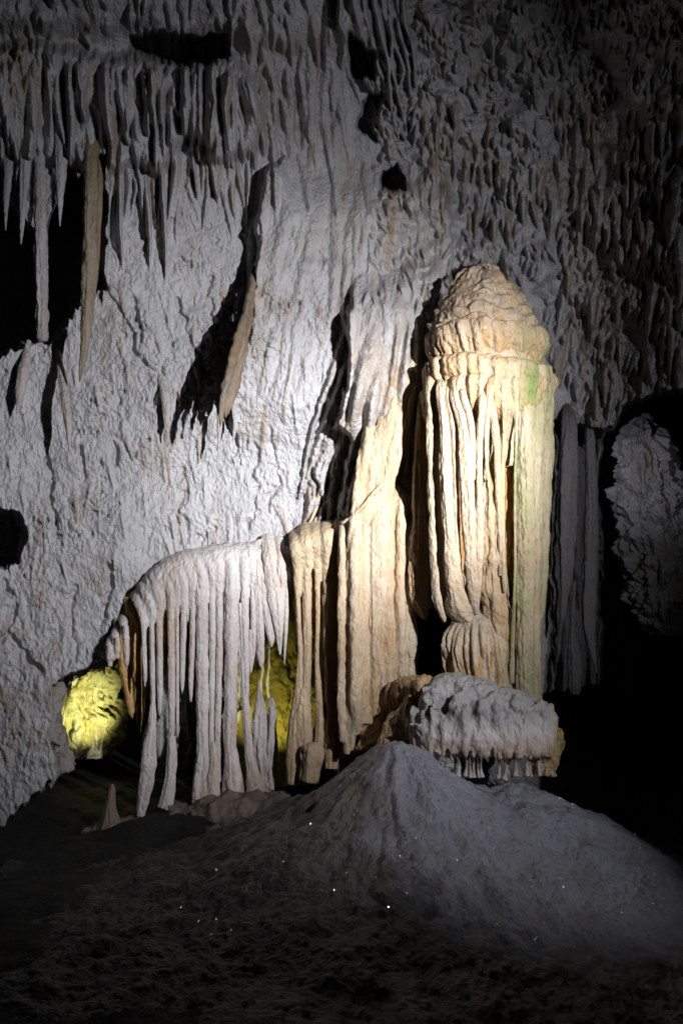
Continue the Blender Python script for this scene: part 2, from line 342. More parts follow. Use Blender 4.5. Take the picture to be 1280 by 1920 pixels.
# stains of the rock, and painted darkening of the unlit right side
def blotch(x, y, rx, ry, k, a):
    m = np.exp(-(((X - x) / rx) ** 2 + ((Yp - y) / ry) ** 2)) * np.clip(0.5 + 1.3 * fbm(X / 12, Yp / 14, k, 3), 0, 1)
    S[..., k] = np.clip(S[..., k] + a * m, 0, 1)
for x, y, rx, ry, a in ((205, 605, 14, 18, .8), (235, 690, 14, 12, .6), (330, 320, 60, 30, .3), (740, 400, 26, 60, .8), (820, 370, 14, 60, .6), (60, 1370, 60, 90, .35), (175, 1070, 40, 50, .3), (620, 990, 50, 14, .5), (1180, 260, 30, 60, .7), (1160, 600, 70, 160, .5), (1190, 480, 60, 120, .5), (800, 720, 30, 120, .6), (760, 900, 40, 220, .55), (740, 760, 20, 60, .4), (690, 1150, 60, 120, .5), (740, 800, 80, 200, .3), (700, 1000, 70, 200, .25), (640, 700, 12, 150, .5), (480, 640, 14, 70, .5)): blotch(x, y, rx, ry, 0, a)
for x, y, rx, ry, a in ((555, 185, 24, 22, .5), (570, 235, 30, 14, .35), (600, 490, 60, 14, .4), (650, 350, 20, 12, .3), (740, 335, 30, 22, .6), (880, 440, 40, 12, .4), (180, 660, 60, 60, .15), (1085, 1000, 60, 300, .9), (1200, 560, 60, 260, .6), (120, 30, 260, 60, .4)): blotch(x, y, rx, ry, 2, a)  # grey smudges; the tall right-hand ones also paint the beam's falloff
for x, y, rx, ry, a in ((150, 1290, 25, 12, .3), (520, 640, 40, 30, .1), (570, 520, 20, 20, .25)): blotch(x, y, rx, ry, 1, a)
S[..., 2] = np.maximum(S[..., 2], poly_mask(XW, YW, [(1128, 830), (1170, 765), (1240, 740), (1700, 690), (1700, 1750), (1000, 1750), (1015, 1310), (1125, 1290)], 9))  # back of the right void blackened in colour, standing in for darkness
S[..., 2] = np.maximum(S[..., 2], 0.85 * poly_mask(XW, YW, [(1120, 640), (1200, 250), (1700, 150), (1700, 950), (1120, 880)], 90))  # fade of the beam towards the right edge, put into the rock's grey
S[..., 2] = np.maximum(S[..., 2], 0.8 * poly_mask(XW, YW, [(1036, 770), (1140, 800), (1150, 1320), (1030, 1320)], 25))  # recess right of the column painted darker, where the beam misses
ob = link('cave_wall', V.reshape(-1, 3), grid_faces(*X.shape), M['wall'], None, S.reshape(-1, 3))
tag(ob, 'pale rough cave wall of flowstone rising behind the formations', 'cave wall', kind='structure')

# ================================================================== FLOOR AND MOUND
FZ = -1.25
def cone(x, y, cx, cy, h, r, e=1.0, sx=1.0, sy=1.0):
    d = np.sqrt(((x - cx) / sx) ** 2 + ((y - cy) / sy) ** 2)
    return h * np.exp(-(d / r) ** e)
gx = np.arange(-9, 9.01, 0.04); gy = np.arange(-13, 7, 0.04); GX, GY = np.meshgrid(gx, gy)
fz = FZ + 0.12 * fbm(GX / 1.3, GY / 1.3, 1.5, 5) + 0.25 * sm((GY + 0.5) / 1.5) + 0.05 * np.abs(fbm(GX / 0.35, GY / 0.35, 2.5, 4)) + 0.35 * cone(GX, GY, -1.6, -0.4, 1, 1.0, 2)
fz -= 0.8 * sm((-8 - GY) / 3)
o = link('cave_floor', np.stack([GX, GY, fz], -1).reshape(-1, 3), grid_faces(*GX.shape)[:, ::-1], M['floor'])
tag(o, 'dark uneven cave floor in front of the formations', 'cave floor', kind='structure')

gx = np.arange(-3.4, 6.2, 0.016); gy = np.arange(-7.0, 1.2, 0.016); GX, GY = np.meshgrid(gx, gy)
pk = at(745, 1384, -2.5); p2 = at(945, 1486, -2.0); p3 = at(1030, 1715, -3.3); p4 = at(560, 1500, -1.6)
qx = GX + 0.10 * fbm(GX / 0.5, GY / 0.5, 3.3, 3); qy = GY + 0.10 * fbm(GX / 0.5, GY / 0.5, 7.3, 3)
zs = []
for (p, r, e, sx, sy) in ((pk, 1.45, 1.3, 1.0, 1.2), (p2, 1.45, 2.2, 1.1, 1.0), (p3, 1.2, 1.5, 1.4, 1.1), (p4, 0.9, 1.6, 1.2, 0.8)):
    zs.append(cone(qx, qy, p[0], p[1], p[2] - FZ + 0.1, r, e, sx, sy))
zz = np.log(sum(np.exp(z * 9) for z in zs) - (len(zs) - 1)) / 9
ang = np.arctan2(qx - pk[0], qy - pk[1]); dist = np.hypot(qx - pk[0], qy - pk[1])
zz += 0.055 * np.abs(noise(np.cos(ang) * 3.3 + fbm(qx, qy, 3.3, 2), np.sin(ang) * 3.3, dist * 0.7)) * sm(dist / 0.5) + 0.05 * np.abs(noise(np.cos(ang) * 9, np.sin(ang) * 9, dist * 1.4 + 7)) * sm(dist / 0.5) + 0.05 * fbm(GX / 0.16, GY / 0.16, 2.7, 5, 0.6) - 0.04 * np.clip(noise(GX / 0.09, GY / 0.09, 5.2) - .45, 0, 1) + 0.06 * fbm(GX / 0.4, GY / 0.4, 9.1, 4) + 0.012 * fbm(GX / 0.07, GY / 0.07, 4.1, 3) - 0.05 * np.clip(fbm(GX / 0.13, GY / 0.13, 14.1, 3) - .25, 0, 1)
zz = FZ - 0.12 + zz; zz += 0.03 * np.abs(fbm(GX / 0.22, GY / 0.22, 21.0, 5, 0.6)) * sm((0.9 - (zz - FZ)) / 0.8)
def segd(ax, ay, bx, by):
    t_ = np.clip(((GX - ax) * (bx - ax) + (GY - ay) * (by - ay)) / ((bx - ax) ** 2 + (by - ay) ** 2), 0, 1)
    return np.hypot(GX - ax - t_ * (bx - ax), GY - ay - t_ * (by - ay))
p5 = at(1260, 1720, -3.6)
dl = np.minimum(np.minimum(segd(pk[0], pk[1], p3[0], p3[1]), segd(p3[0], p3[1], p5[0], p5[1])), segd(pk[0], pk[1], p2[0], p2[1]))
dark_fade = sm(dl / 1.5 - 0.55 + 0.95 * fbm(GX / 0.45, GY / 0.45, 6.1, 6, 0.72) + 0.25 * sm((0.3 - GX) / 1.2))  # mound's lower edges and left side darkened in colour as the light fails
mS = np.stack([0.75 * sm((0.55 - GX + 0.4 * fbm(GX / 0.3, GY / 0.3, 2.1, 4)) / 0.5), 0 * dark_fade, np.clip(dark_fade, 0, 1)], -1)
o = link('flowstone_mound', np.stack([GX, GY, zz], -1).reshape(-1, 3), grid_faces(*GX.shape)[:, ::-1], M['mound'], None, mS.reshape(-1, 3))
tag(o, 'large smooth bluish grey flowstone mound sloping down below the tall column', 'flowstone mound')
MX, MY, MZ = GX, GY, zz

# ================================================================== TUBES (stalactites, flutes)
def crom(P, n):
    P = np.asarray(P, float); k = len(P)
    t = np.linspace(0, k - 1, n); i = np.clip(t.astype(int), 0, k - 2); f = (t - i)[:, None]
    a = P[np.clip(i - 1, 0, k - 1)]; b = P[i]; c = P[i + 1]; d = P[np.clip(i + 2, 0, k - 1)]
    return 0.5 * ((2 * b) + (-a + c) * f + (2 * a - 5 * b + 4 * c - d) * f ** 2 + (-a + 3 * b - 3 * c + d) * f ** 3)
def tube_data(pts, seg=20, flat=0.9, bumps=0.10, seed=None, ribs=0.0, step=0.02):
    """pts: (px, py, Y, halfwidth px) top to bottom"""
    seed = rng.uniform(0, 99) if seed is None else seed; seg = int(seg * 1.7)
    P = np.array([list(at(p[0], p[1], p[2])) + [max(p[3], 0.25) * (p[2] + 12) / F] for p in pts])
    ln = np.sum(np.linalg.norm(np.diff(P[:, :3], axis=0), axis=1)); n = max(10, int(ln / step))
    Q = crom(P, n); c = Q[:, :3]; r = np.maximum(Q[:, 3], 0.001)
    th = np.linspace(0, 2 * np.pi, seg, endpoint=False)
    T = np.gradient(c, axis=0); T /= np.linalg.norm(T, axis=1)[:, None] + 1e-9
    A = np.cross(T, [0, 1, 0]); A /= np.linalg.norm(A, axis=1)[:, None] + 1e-9
    B = np.cross(A, T)
    ct = np.cos(th)[None, :]; st = np.sin(th)[None, :]; s = (c[:, 2] * 1.0)[:, None]
    rr = r[:, None] * (1 + 0.10 * bumps / 0.1 * noise(ct * 5 + seed, st * 5, s * 3) + 0.12 * fbm(ct * 4, st * 4 + seed, s * 22, 3) + bumps * 1.4 * fbm(ct * 1.6 + seed, st * 1.6 + s * 3, s * 7, 3) + ribs * noise(ct * 3 + seed, st * 3, s * 0.8) + bumps * 0.9 * noise(s * 9 + seed, 0 * ct))
    V = c[:, None, :] + rr[..., None] * (ct[..., None] * A[:, None, :] + flat * st[..., None] * B[:, None, :])
    V = V.reshape(-1, 3); fs = grid_faces(n, seg, True)
    # closed ends
    V = np.concatenate([V, c[:1], c[-1:]]); m = n * seg
    j = np.arange(seg); j1 = (j + 1) % seg
    top = np.stack([np.full(seg, m), j, j1, j1], -1); bot = np.stack([np.full(seg, m + 1), (n - 1) * seg + j1, (n - 1) * seg + j, (n - 1) * seg + j], -1)
    tri = np.concatenate([top[:, :3], bot[:, :3]])
    return V, fs, tri
def tris(fs): return np.concatenate([fs[:, [0, 1, 2]], fs[:, [0, 2, 3]]])
def tube(name, pts, material, parent=None, stain_shade=(0, 0, 0), **k):
    V, fs, tr = tube_data(pts, **k)
    S = np.zeros((len(V), 3)) + np.array(stain_shade)
    S *= np.clip(0.6 + 1.2 * fbm(V[:, 0] * 9, V[:, 1] * 9, V[:, 2] * 2.5, 3), 0, 1)[:, None]
    return link(name, V, np.concatenate([tris(fs), tr]), material, parent, S)
def fused(name, tubes, material, parent=None, voxel=0.014, disp=0.012, stain_shade=None, smooth=2, seg=16, bumps=0.08):
    """several overlapping runs of flowstone grown together into one skin"""
    vs, ts, n = [], [], 0
    for p in tubes:
        V, fs, tr = tube_data(p, seg=seg, bumps=bumps, flat=p[0][4] if len(p[0]) > 4 else 0.9)
        vs.append(V); ts.append(np.concatenate([tris(fs), tr]) + n); n += len(V)
    V = np.concatenate(vs); T_ = np.concatenate(ts)
    me = bpy.data.meshes.new('raw'); me.from_pydata(V.tolist(), [], T_.tolist()); tmp = bpy.data.objects.new('raw', me); C.objects.link(tmp)
    md = tmp.modifiers.new('r', 'REMESH'); md.mode = 'VOXEL'; md.voxel_size = voxel
    s2 = tmp.modifiers.new('s', 'SMOOTH'); s2.iterations = smooth; s2.factor = 0.5
    ev = tmp.evaluated_get(bpy.context.evaluated_depsgraph_get()); m2 = ev.to_mesh()
    nv = len(m2.vertices); co = np.empty(nv * 3, np.float32); m2.vertices.foreach_get('co', co); co = co.reshape(-1, 3).astype(float)
    no = np.empty(nv * 3, np.float32); m2.vertices.foreach_get('normal', no); no = no.reshape(-1, 3)
    f = np.empty(len(m2.loops), np.int32); m2.loops.foreach_get('vertex_index', f); f = f.reshape(-1, 4)
    ev.to_mesh_clear(); bpy.data.objects.remove(tmp); bpy.data.meshes.remove(me)
    d = disp * (fbm(co[:, 0] * 12, co[:, 1] * 12, co[:, 2] * 7, 4, 0.6) + 0.8 * fbm(co[:, 0] * 3, co[:, 1] * 3, co[:, 2] * 1.5, 2))
    co = co + no * d[:, None]
    S = np.zeros((nv, 3)) if stain_shade is None else stain_shade(co)
    return link(name, co, f, material, parent, S)

# relief wrapped round an upright body, outline given row by row: (py, x left, x right)
def body(name, rows, Y0, dr, R_, material, parent=None, sx=1.0, noise_amp=0.02, color=None, step=2.0, nth=300, disp_scale=1.0, wave=None):
    ys = np.array([r[0] for r in rows], float)
    py = np.arange(ys[0], ys[-1] + step, step)
    xl = np.interp(py, ys, [r[1] for r in rows]); xr = np.interp(py, ys, [r[2] for r in rows])
    c = (xl + xr) / 2; hw = np.maximum((xr - xl) / 2, 0.5)
    th = np.linspace(-np.pi, np.pi, nth, endpoint=False)
    PX = c[:, None] + 0 * th[None, :]; PY = py[:, None] + 0 * th[None, :]
    k = (Y0 + 12) / F
    ux = (th / (np.pi / 2) * 100)                        # relief coordinate: +-100 is the outline seen from the front
    j = np.clip(((ux - R_.x[0]) / R_.step), 0, len(R_.x) - 1.001); i = np.clip((py - R_.y[0]) / R_.step, 0, len(R_.y) - 1.001)
    ji = j.astype(int); ii = i.astype(int); fj = (j - ji)[None, :]; fi = (i - ii)[:, None]
    def samp(A):
        a = A[ii][:, ji]; b = A[ii][:, ji + 1]; cc = A[ii + 1][:, ji]; d = A[ii + 1][:, ji + 1]
        if A.ndim == 3: f1, f2 = fj[..., None], fi[..., None]
        else: f1, f2 = fj, fi
        return (a * (1 - f1) + b * f1) * (1 - f2) + (cc * (1 - f1) + d * f1) * f2
    H = samp(R_.H); S = samp(R_.S)
    cen = at(PX, PY, Y0)
    HW = hw[:, None] + 0 * th[None, :]
    if wave is not None:
        pw = PY + wave(th[None, :], PY); HW = np.interp(pw, py, hw); HW = np.where(hw[:, None] < 25, hw[:, None], HW)
    r = HW * k * sx + H * disp_scale
    r = r + noise_amp * fbm(np.sin(th)[None, :] * 6 * hw[:, None] / 100, np.cos(th)[None, :] * 6 * hw[:, None] / 100, PY / 22, 4, 0.6)
    V = cen + np.stack([np.sin(th)[None, :] * r, -np.cos(th)[None, :] * r * dr, 0 * r], -1)
    n = len(py); fs = grid_faces(n, nth, True)
    V = V.reshape(-1, 3); m = len(V); V = np.concatenate([V, cen[0, :1], cen[-1, :1]])
    jj = np.arange(nth); j1 = (jj + 1) % nth
    tr = np.concatenate([np.stack([np.full(nth, m), jj, j1], -1), np.stack([np.full(nth, m + 1), (n - 1) * nth + j1, (n - 1) * nth + jj], -1)])
    S = S.reshape(-1, 3)
    if color is not None:
        S = np.clip(S + color(PX + np.sin(th)[None, :] * hw[:, None], PY).reshape(-1, 3), 0, 1)
    S = np.concatenate([S, S[:1], S[-1:]])
    return link(name, V, np.concatenate([tris(fs), tr]), material, parent, S)

# ================================================================== THE TALL COLUMN
CY = -1.12
col = empty('cave_column', at(925, 1290, CY))
tag(col, 'tall domed cave column with stepped ledges, deep flutes and green algae streak', 'cave column')
Rc = Relief(-205, 205, 480, 1320, 1.2)
def ring(y, x0, x1, n, L, Wd, D, ochre=0.3, green=0.0):
    """a ledge whose rim hangs down in a row of drips"""
    for x in np.linspace(x0, x1, n):
        x = x + rng.normal() * 1.2; yy = (y(x) if callable(y) else y) + rng.normal() * 1.5
        g = green * math.exp(-((x - 28) / 9) ** 2) if green else 0
        Rc.drip(x, yy, rng.uniform(*L), rng.uniform(*Wd), rng.uniform(*D), rng.normal(0, 0.02), rng.uniform(0.2, 0.7) if rng.random() < ochre else 0, point=0.35, p=0.12, start=0.8, green=g)
for k in range(700):                                        # knobbly top
    x = rng.uniform(-200, 200); y = rng.uniform(500, 600); Rc.drip(x, y, rng.uniform(10, 26), rng.uniform(5, 11), rng.uniform(0.015, 0.05), rng.normal(0, .3), 0.3 * (rng.random() < .4), p=0.4)
ring(548, -200, 200, 50, (24, 40), (8, 13), (0.02, 0.04))
ring(572, -200, 200, 60, (24, 42), (7, 12), (0.02, 0.045))
ring(lambda x: 596 + 6 * math.sin(x / 30), -200, 200, 60, (28, 46), (6, 11), (0.03, 0.06))
ring(lambda x: 622 + 0.05 * abs(x) + 4 * math.sin(x / 21), -200, 200, 66, (50, 70), (4, 9), (0.08, 0.12), .5, .15)
ring(lambda x: 688 + 0.06 * x + 5 * math.sin(x / 26), -200, 200, 70, (50, 90), (4, 9), (0.09, 0.13), .4, .5)
ring(lambda x: 728 + 5 * math.sin(x / 18), -200, 15, 40, (80, 130), (4, 9), (0.14, 0.18), .4)
ring(lambda x: 712, 15, 200, 34, (80, 150), (5, 10), (0.07, 0.11), .4, .6)
def colcolor(px, py):
    S = np.zeros(px.shape + (3,))
    S[..., 0] = 0.25 * np.clip(fbm(px / 20, py / 60, 2.0, 3) + 0.4, 0, 1)
    S[..., 1] = 0.62 * sm((px - 915) / 90) * np.clip(0.5 + fbm(px / 9, py / 60, 1.0, 3), 0, 1) + 0.75 * np.exp(-((px - 975 + (py - 700) * 0.12) / 7) ** 2) * sm((py - 690) / 12) * sm((800 - py) / 60)
    S[..., 2] = 0.55 * np.clip(fbm(px / 16, py / 8, 5.0, 3) + 0.45, 0, 1) * sm((660 - py) / 60)
    return S
rows = [(494, 900, 912), (498, 892, 922), (510, 880, 938), (530, 863, 957), (546, 852, 968), (549, 846, 974), (568, 838, 980), (572, 830, 988), (594, 828, 990), (598, 820, 998), (618, 823, 997), (622, 808, 1008), (650, 814, 1010), (686, 816, 1014), (690, 808, 1018), (700, 808, 1022), (740, 814, 1018), (790, 824, 1014), (850, 838, 1010), (880, 850, 1005)]
Rc.H = blur(Rc.H, 2)
body('dome', rows, CY, 0.95, Rc, M['cream'], col, 1.0, 0.035, colcolor, 1.6, 480, wave=lambda th, y: 5 * np.sin(th * 4 + y / 40) + 4 * np.sin(th * 9 + y / 60) - 9 * np.sin(th))
# core behind the flutes; warm bounced glow of the slots put into its amber
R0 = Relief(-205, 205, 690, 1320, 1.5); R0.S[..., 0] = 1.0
for x in np.linspace(-198, 198, 46):
    if 22 < x < 38 or -62 < x < -46: continue
    x += rng.normal() * 2; R0.flute([(x, 700, 6), (x + rng.normal() * 3, 900, rng.uniform(4, 8)), (x + rng.normal() * 4, 1290, rng.uniform(4, 9))], 6, rng.uniform(.06, .13), rng.uniform(.1, .5))
R0.H = blur(R0.H, 1)
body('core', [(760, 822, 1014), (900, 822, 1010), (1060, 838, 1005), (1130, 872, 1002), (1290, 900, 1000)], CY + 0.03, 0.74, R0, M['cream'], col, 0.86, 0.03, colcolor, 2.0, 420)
def flute_part(nm, pts, green=0.0, ochre=0.0, material='cream', grey=0.0, **k):
    """pts (px, py, halfwidth, depth ahead of the column axis)"""
    a0, b0, w0, d0 = pts[0]; pts = [(a0, b0 - 24, w0 * .25, d0 - .25)] + pts if b0 < 860 else pts
    p = [(a, b, CY - d, w_) for a, b, w_, d in pts]
    return tube(nm, p, M[material], col, (ochre, green, grey), ribs=0.12, **k)
flute_part('flute', [(806, 720, 11, .30), (809, 760, 12, .34), (812, 880, 12, .34), (816, 1000, 12, .34), (821, 1110, 11, .34), (829, 1150, 7, .36), (833, 1166, 2, .36)], seg=26)
flute_part('flute', [(790, 760, 8, -.15), (787, 880, 13, -.15), (786, 1000, 15, -.12), (784, 1080, 19, -.10), (786, 1120, 17, -.1), (794, 1152, 9, -.1), (798, 1160, 2, -.1)], ochre=.6, seg=26)
flute_part('flute', [(826, 730, 10, .48), (834, 780, 13, .52), (839, 900, 14, .52), (845, 1020, 15, .52), (852, 1100, 17, .5), (862, 1135, 26, .42), (878, 1158, 22, .34)], seg=30)
flute_part('flute', [(838, 740, 7, .54), (848, 790, 7, .57), (853, 880, 5, .57), (855, 1000, 6, .55), (858, 1080, 8, .5)], ochre=.2)
flute_part('flute', [(852, 740, 9, .60), (866, 790, 10, .64), (874, 870, 13, .65), (878, 960, 13, .65), (884, 1060, 12, .62), (889, 1120, 9, .55), (893, 1150, 4, .48)], seg=26)
flute_part('flute', [(868, 740, 7, .64), (880, 780, 6, .67), (886, 830, 6, .67), (887, 900, 4, .66)], )
flute_part('flute', [(905, 745, 8, .68), (901, 790, 6, .69), (898, 870, 6, .68), (899, 980, 7, .66), (898, 1070, 7, .62), (894, 1130, 4, .55)], ochre=.15)
flute_part('flute', [(918, 730, 9, .68), (912, 800, 5, .67), (912, 870, 4, .65), (914, 900, 2, .6)], ochre=.3)
flute_part('flute', [(922, 760, 8, .66), (929, 820, 7, .64), (933, 900, 7, .62), (938, 1000, 6, .60), (940, 1080, 5, .56)], ochre=.2, green=.15)
flute_part('flute', [(915, 870, 8, .50), (920, 920, 17, .50), (922, 1020, 19, .50), (924, 1100, 22, .46), (932, 1150, 24, .42), (936, 1220, 22, .36), (938, 1290, 20, .3)], ochre=.5, seg=34, bumps=.2)
flute_part('flute', [(944, 720, 8, .66), (945, 790, 4, .64), (942, 900, 4, .62), (943, 1050, 4, .6), (946, 1110, 3, .56)], green=.12, ochre=.2)
flute_part('flute', [(962, 715, 9, .62), (966, 760, 6, .60), (967, 820, 3, .6), (965, 900, 2.5, .6), (965, 1060, 2.6, .6), (963, 1130, 3, .58), (960, 1200, 4, .5), (958, 1280, 5, .4)], green=.7, seg=14, bumps=.12)
flute_part('flute', [(988, 715, 15, .44), (984, 790, 17, .46), (984, 900, 18, .46), (985, 1040, 18, .45), (984, 1160, 16, .42), (984, 1285, 17, .36), (984, 1312, 18, .34)], green=.5, seg=34)
flute_part('flute', [(1006, 715, 14, .36), (1002, 900, 15, .40), (1000, 1050, 15, .40), (998, 1290, 13, .3), (998, 1325, 14, .3)], green=.45, seg=30)
flute_part('flute', [(1022, 720, 14, .10), (1023, 820, 14, .14), (1018, 960, 13, .14), (1013, 1130, 9, .14), (1006, 1160, 10, .12), (1006, 1290, 9, .1), (1006, 1330, 10, .1)], green=.45, seg=30)
# pedestal under the flutes
Rp = Relief(-205, 205, 1130, 1320, 1.2)
for x in np.linspace(-150, 160, 34):
    Rp.drip(x + rng.normal() * 2, rng.uniform(1165, 1185), rng.uniform(60, 125), rng.uniform(4, 9), rng.uniform(0.05, 0.1), 0, 0.6 * (rng.random() < .4), point=.4, p=.3, start=.7)
for x in (35, 60, 85): 
    Rp.drip(x, 1205, 75, 8, -0.0, 0)
pedc = lambda px, py: np.stack([0.75 * np.exp(-((px - 893) / 26) ** 2) * sm((py - 1200) / 20) * (noise(px / 4.0, py / 90, 3) > 0.1), 0.2 * sm((px - 915) / 20) + 0 * py, 0.25 * sm((1200 - py) / 30) + 0 * px], -1)
body('pedestal', [(1140, 880, 900), (1152, 858, 920), (1165, 848, 936), (1185, 840, 944), (1210, 836, 950), (1245, 838, 952), (1290, 846, 958)], CY - 0.28, 0.9, Rp, M['cream'], col, 1.0, 0.03, pedc, 2.0, 300)

# ================================================================== THE BROAD BLOCK UNDER THE COLUMN
BY = -1.75
blk = empty('flowstone_boulder', at(920, 1450, BY))
tag(blk, 'rounded grey flowstone boulder with a toothlike drip fringe under the tall column', 'flowstone boulder')
Rb = Relief(-205, 205, 1240, 1480, 1.2)
for k in range(200):
    Rb.drip(rng.uniform(-200, 200), rng.uniform(1290, 1350), rng.uniform(18, 40), rng.uniform(3, 7), rng.uniform(0.02, 0.05), rng.normal(0, .15), 0)
for x in np.linspace(-195, 195, 90):
    Rb.drip(x + rng.normal() * 1.5, rng.uniform(1340, 1368) + 0.05 * x, rng.uniform(26, 52), rng.uniform(3, 5.5), rng.uniform(0.05, 0.10), 0, 0.5 * (rng.random() < .4), point=.8)
blkc = lambda px, py: np.stack([0.35 * sm((py - 1350) / 40) + 0.35 * sm((px - 1000) / 30) * sm((py - 1330) / 20), 0.55 * np.exp(-((px - 1042) / 22) ** 2) * np.exp(-((py - 1360) / 40) ** 2) + 0 * px, 0.42 * sm((1370 - py) / 30) + 0 * px], -1)
lump = []
for x, tp, w_, dy in ((822, 1276, 40, -.05), (850, 1264, 50, 0), (885, 1274, 58, -.05), (925, 1290, 62, -.08), (965, 1300, 60, -.05), (1000, 1318, 46, 0), (870, 1290, 60, .35), (960, 1300, 66, .35), (808, 1330, 30, -.1)):
    lump.append([(x, tp, BY + dy, w_ * .25), (x, tp + 5, BY + dy, w_ * .6), (x, tp + 22, BY + dy, w_ * .92), (x + 1, tp + 55, BY + dy, w_), (x + 2, 1378, BY + dy, w_ * .98), (x + 2, 1404, BY + dy, w_ * .8), (x + 2, 1412, BY + dy, w_ * .5)])
for a in np.linspace(-1.5, 1.45, 46):
    px = 907 + 132 * math.sin(a) + rng.normal() * 2; d = BY - .05 - 0.36 * math.cos(a) ** .6; y0 = rng.uniform(1315, 1360); w_ = rng.uniform(4, 9)
    lump.append([(px, y0, d + .1, 3), (px, y0 + 18, d + .02, w_), (px, 1385, d, w_), (px, 1402 + rng.uniform(-6, 12), d, w_ * .6), (px, 1422, d, 1)])
for k in range(40):
    a = rng.uniform(-1.3, 1.2); px = 905 + 120 * math.sin(a); y0 = rng.uniform(1290, 1350) + 14 * math.sin(a); d = BY - .02 - 0.36 * math.cos(a) ** .6 + .1 * sm(np.array((1330 - y0) / 60))
    lump.append([(px, y0, d, 3), (px, y0 + 9, d, rng.uniform(5, 11)), (px, y0 + 24, d + .02, 4), (px, y0 + 30, d + .05, 1)])
def bst(co):
    zt = at(900, 1365, BY)[2]; n_ = fbm(co[:, 0] * 6, co[:, 1] * 6, co[:, 2] * 4, 3); xr_ = at(1015, 1350, BY)[0]
    return np.clip(np.stack([.5 * sm((zt - co[:, 2]) / .15 + .3 * n_), .55 * sm((co[:, 0] - xr_) / .15) * sm(.7 + n_), .5 * sm((co[:, 2] - zt) / .2 + .3 * n_) * (1 - .6 * sm((co[:, 0] - xr_) / .15))], -1), 0, 1)
fused('cap', lump, M['white'], blk, 0.014, 0.045, bst, 4, bumps=.12)
for a in np.linspace(-1.4, 1.3, 44):
    px = 908 + 132 * math.sin(a) + rng.normal() * 2; yy = 1392 + rng.normal() * 7; ln = rng.uniform(48, 70) if px < 1010 else rng.uniform(40, 60)
    d = BY - .03 - 0.36 * math.cos(a) ** .6 + rng.uniform(0, .12)
    b_ = 1452 - 6 * abs(math.sin(a)) + rng.normal() * 2
    short = rng.random() < .3; px += rng.normal() * 2; d += rng.uniform(0, .12)
    tube('drip', [(px, yy - 30, d + .08, 9), (px + 1, yy - 6, d + .02, rng.uniform(5, 8)), (px, yy + 18, d, rng.uniform(2.5, 5)), (px + rng.normal() * 2, b_ - (32 if short else 12), d, rng.uniform(1.2, 2.8)), (px, b_ + (-24 if short else 8), d, .6 if short else rng.uniform(3, 8))], M['white'], blk, (rng.uniform(.1, .7), 0, .1), seg=10)
body('skirt', [(1365, 985, 1040), (1390, 985, 1048), (1425, 990, 1046), (1450, 1000, 1040)], BY - 0.05, 0.8, Rb, M['cream'], blk, 1.0, 0.05, lambda px, py: np.stack([0.3 + 0 * px, 0.3 * sm((px - 1015) / 20) + 0 * py, 0 * px + 0 * py], -1), 1.8, 160)
body('skirt', [(1355, 778, 850), (1390, 786, 850), (1420, 800, 858), (1438, 830, 862), (1447, 846, 864)], BY - 0.15, 0.8, Rb, M['white'], blk, 1.0, 0.04, None, 1.8, 200)

# knob-ended shoulder running back from the block to the wall
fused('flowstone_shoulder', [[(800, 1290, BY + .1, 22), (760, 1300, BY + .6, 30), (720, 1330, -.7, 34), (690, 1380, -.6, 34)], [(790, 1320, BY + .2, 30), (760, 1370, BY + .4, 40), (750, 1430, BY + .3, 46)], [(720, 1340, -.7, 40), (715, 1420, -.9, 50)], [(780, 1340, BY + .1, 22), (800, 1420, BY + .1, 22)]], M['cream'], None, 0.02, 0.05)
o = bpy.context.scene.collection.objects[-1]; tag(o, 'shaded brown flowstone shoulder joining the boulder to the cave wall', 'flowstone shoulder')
o.data.color_attributes['stain_shade'].data.foreach_set('color', np.tile([0.5, 0, 0, 1], len(o.data.vertices)))

# ================================================================== LEFT CURTAIN
cur = empty('flowstone_curtain', at(380, 1500, -0.3))
tag(cur, 'wide white flowstone curtain with an arched top and long separate flutes', 'flowstone curtain')
def arc(x):
    return float(np.interp(x, [200, 206, 222, 240, 262, 285, 320, 350, 420, 480, 530, 545], [1215, 1190, 1160, 1128, 1088, 1060, 1038, 1028, 1016, 1014, 1022, 1034]))
caps = []; YF = -0.42
flutes = [  # top x, mid x, end x, end y, halfwidth
 (208, 207, 214, 1240, 6), (216, 220, 222, 1228, 5), (228, 236, 238, 1256, 6), (252, 270, 272, 1288, 4.5), (262, 285, 287, 1345, 5), (275, 299, 300, 1342, 6),
 (292, 321, 322, 1400, 7), (303, 332, 333, 1382, 3.5), (316, 344, 342, 1298, 5.5), (334, 361, 358, 1316, 5.5), (352, 379, 380, 1495, 12), (376, 398, 396, 1460, 6),
 (392, 411, 408, 1465, 6.5), (420, 433, 431, 1488, 13), (446, 459, 462, 1320, 7), (462, 474, 476, 1235, 5)]
for (a, b, c, ye, hw) in flutes:
    t = arc(a)
    r0 = 13 if a > 250 else 9
    if a > 250: mid = t + 75
    else: mid = t + 30
    caps.append([(a + 4, t + 12, 0.1, r0), (a + (b - a) * .45, t + 18, -0.28, r0), (b, t + 48, YF, r0 * .8), (b, mid + 10, YF, max(hw * 1.0, 5)), (b, mid + 34, YF, hw * .9)])
    pts = [(b, mid - 6, YF + .01, hw * .95), (b + .5, mid + (ye - mid) * .3, YF, hw), (c, mid + (ye - mid) * .8, YF, hw * .85), (c, ye - 8, YF, hw * .5 if ye < 1440 else hw), (c, ye, YF, 0.6 if ye < 1440 else hw)]
    ends_pillar = ye >= 1390
    tube('flute', pts, M['white'], cur, (0.25, 0, 0), seg=22 if hw > 9 else 16, ribs=0.15 if hw > 9 else 0.05)
xx = [float(v) for v in np.arange(264, 536, 9.5)]
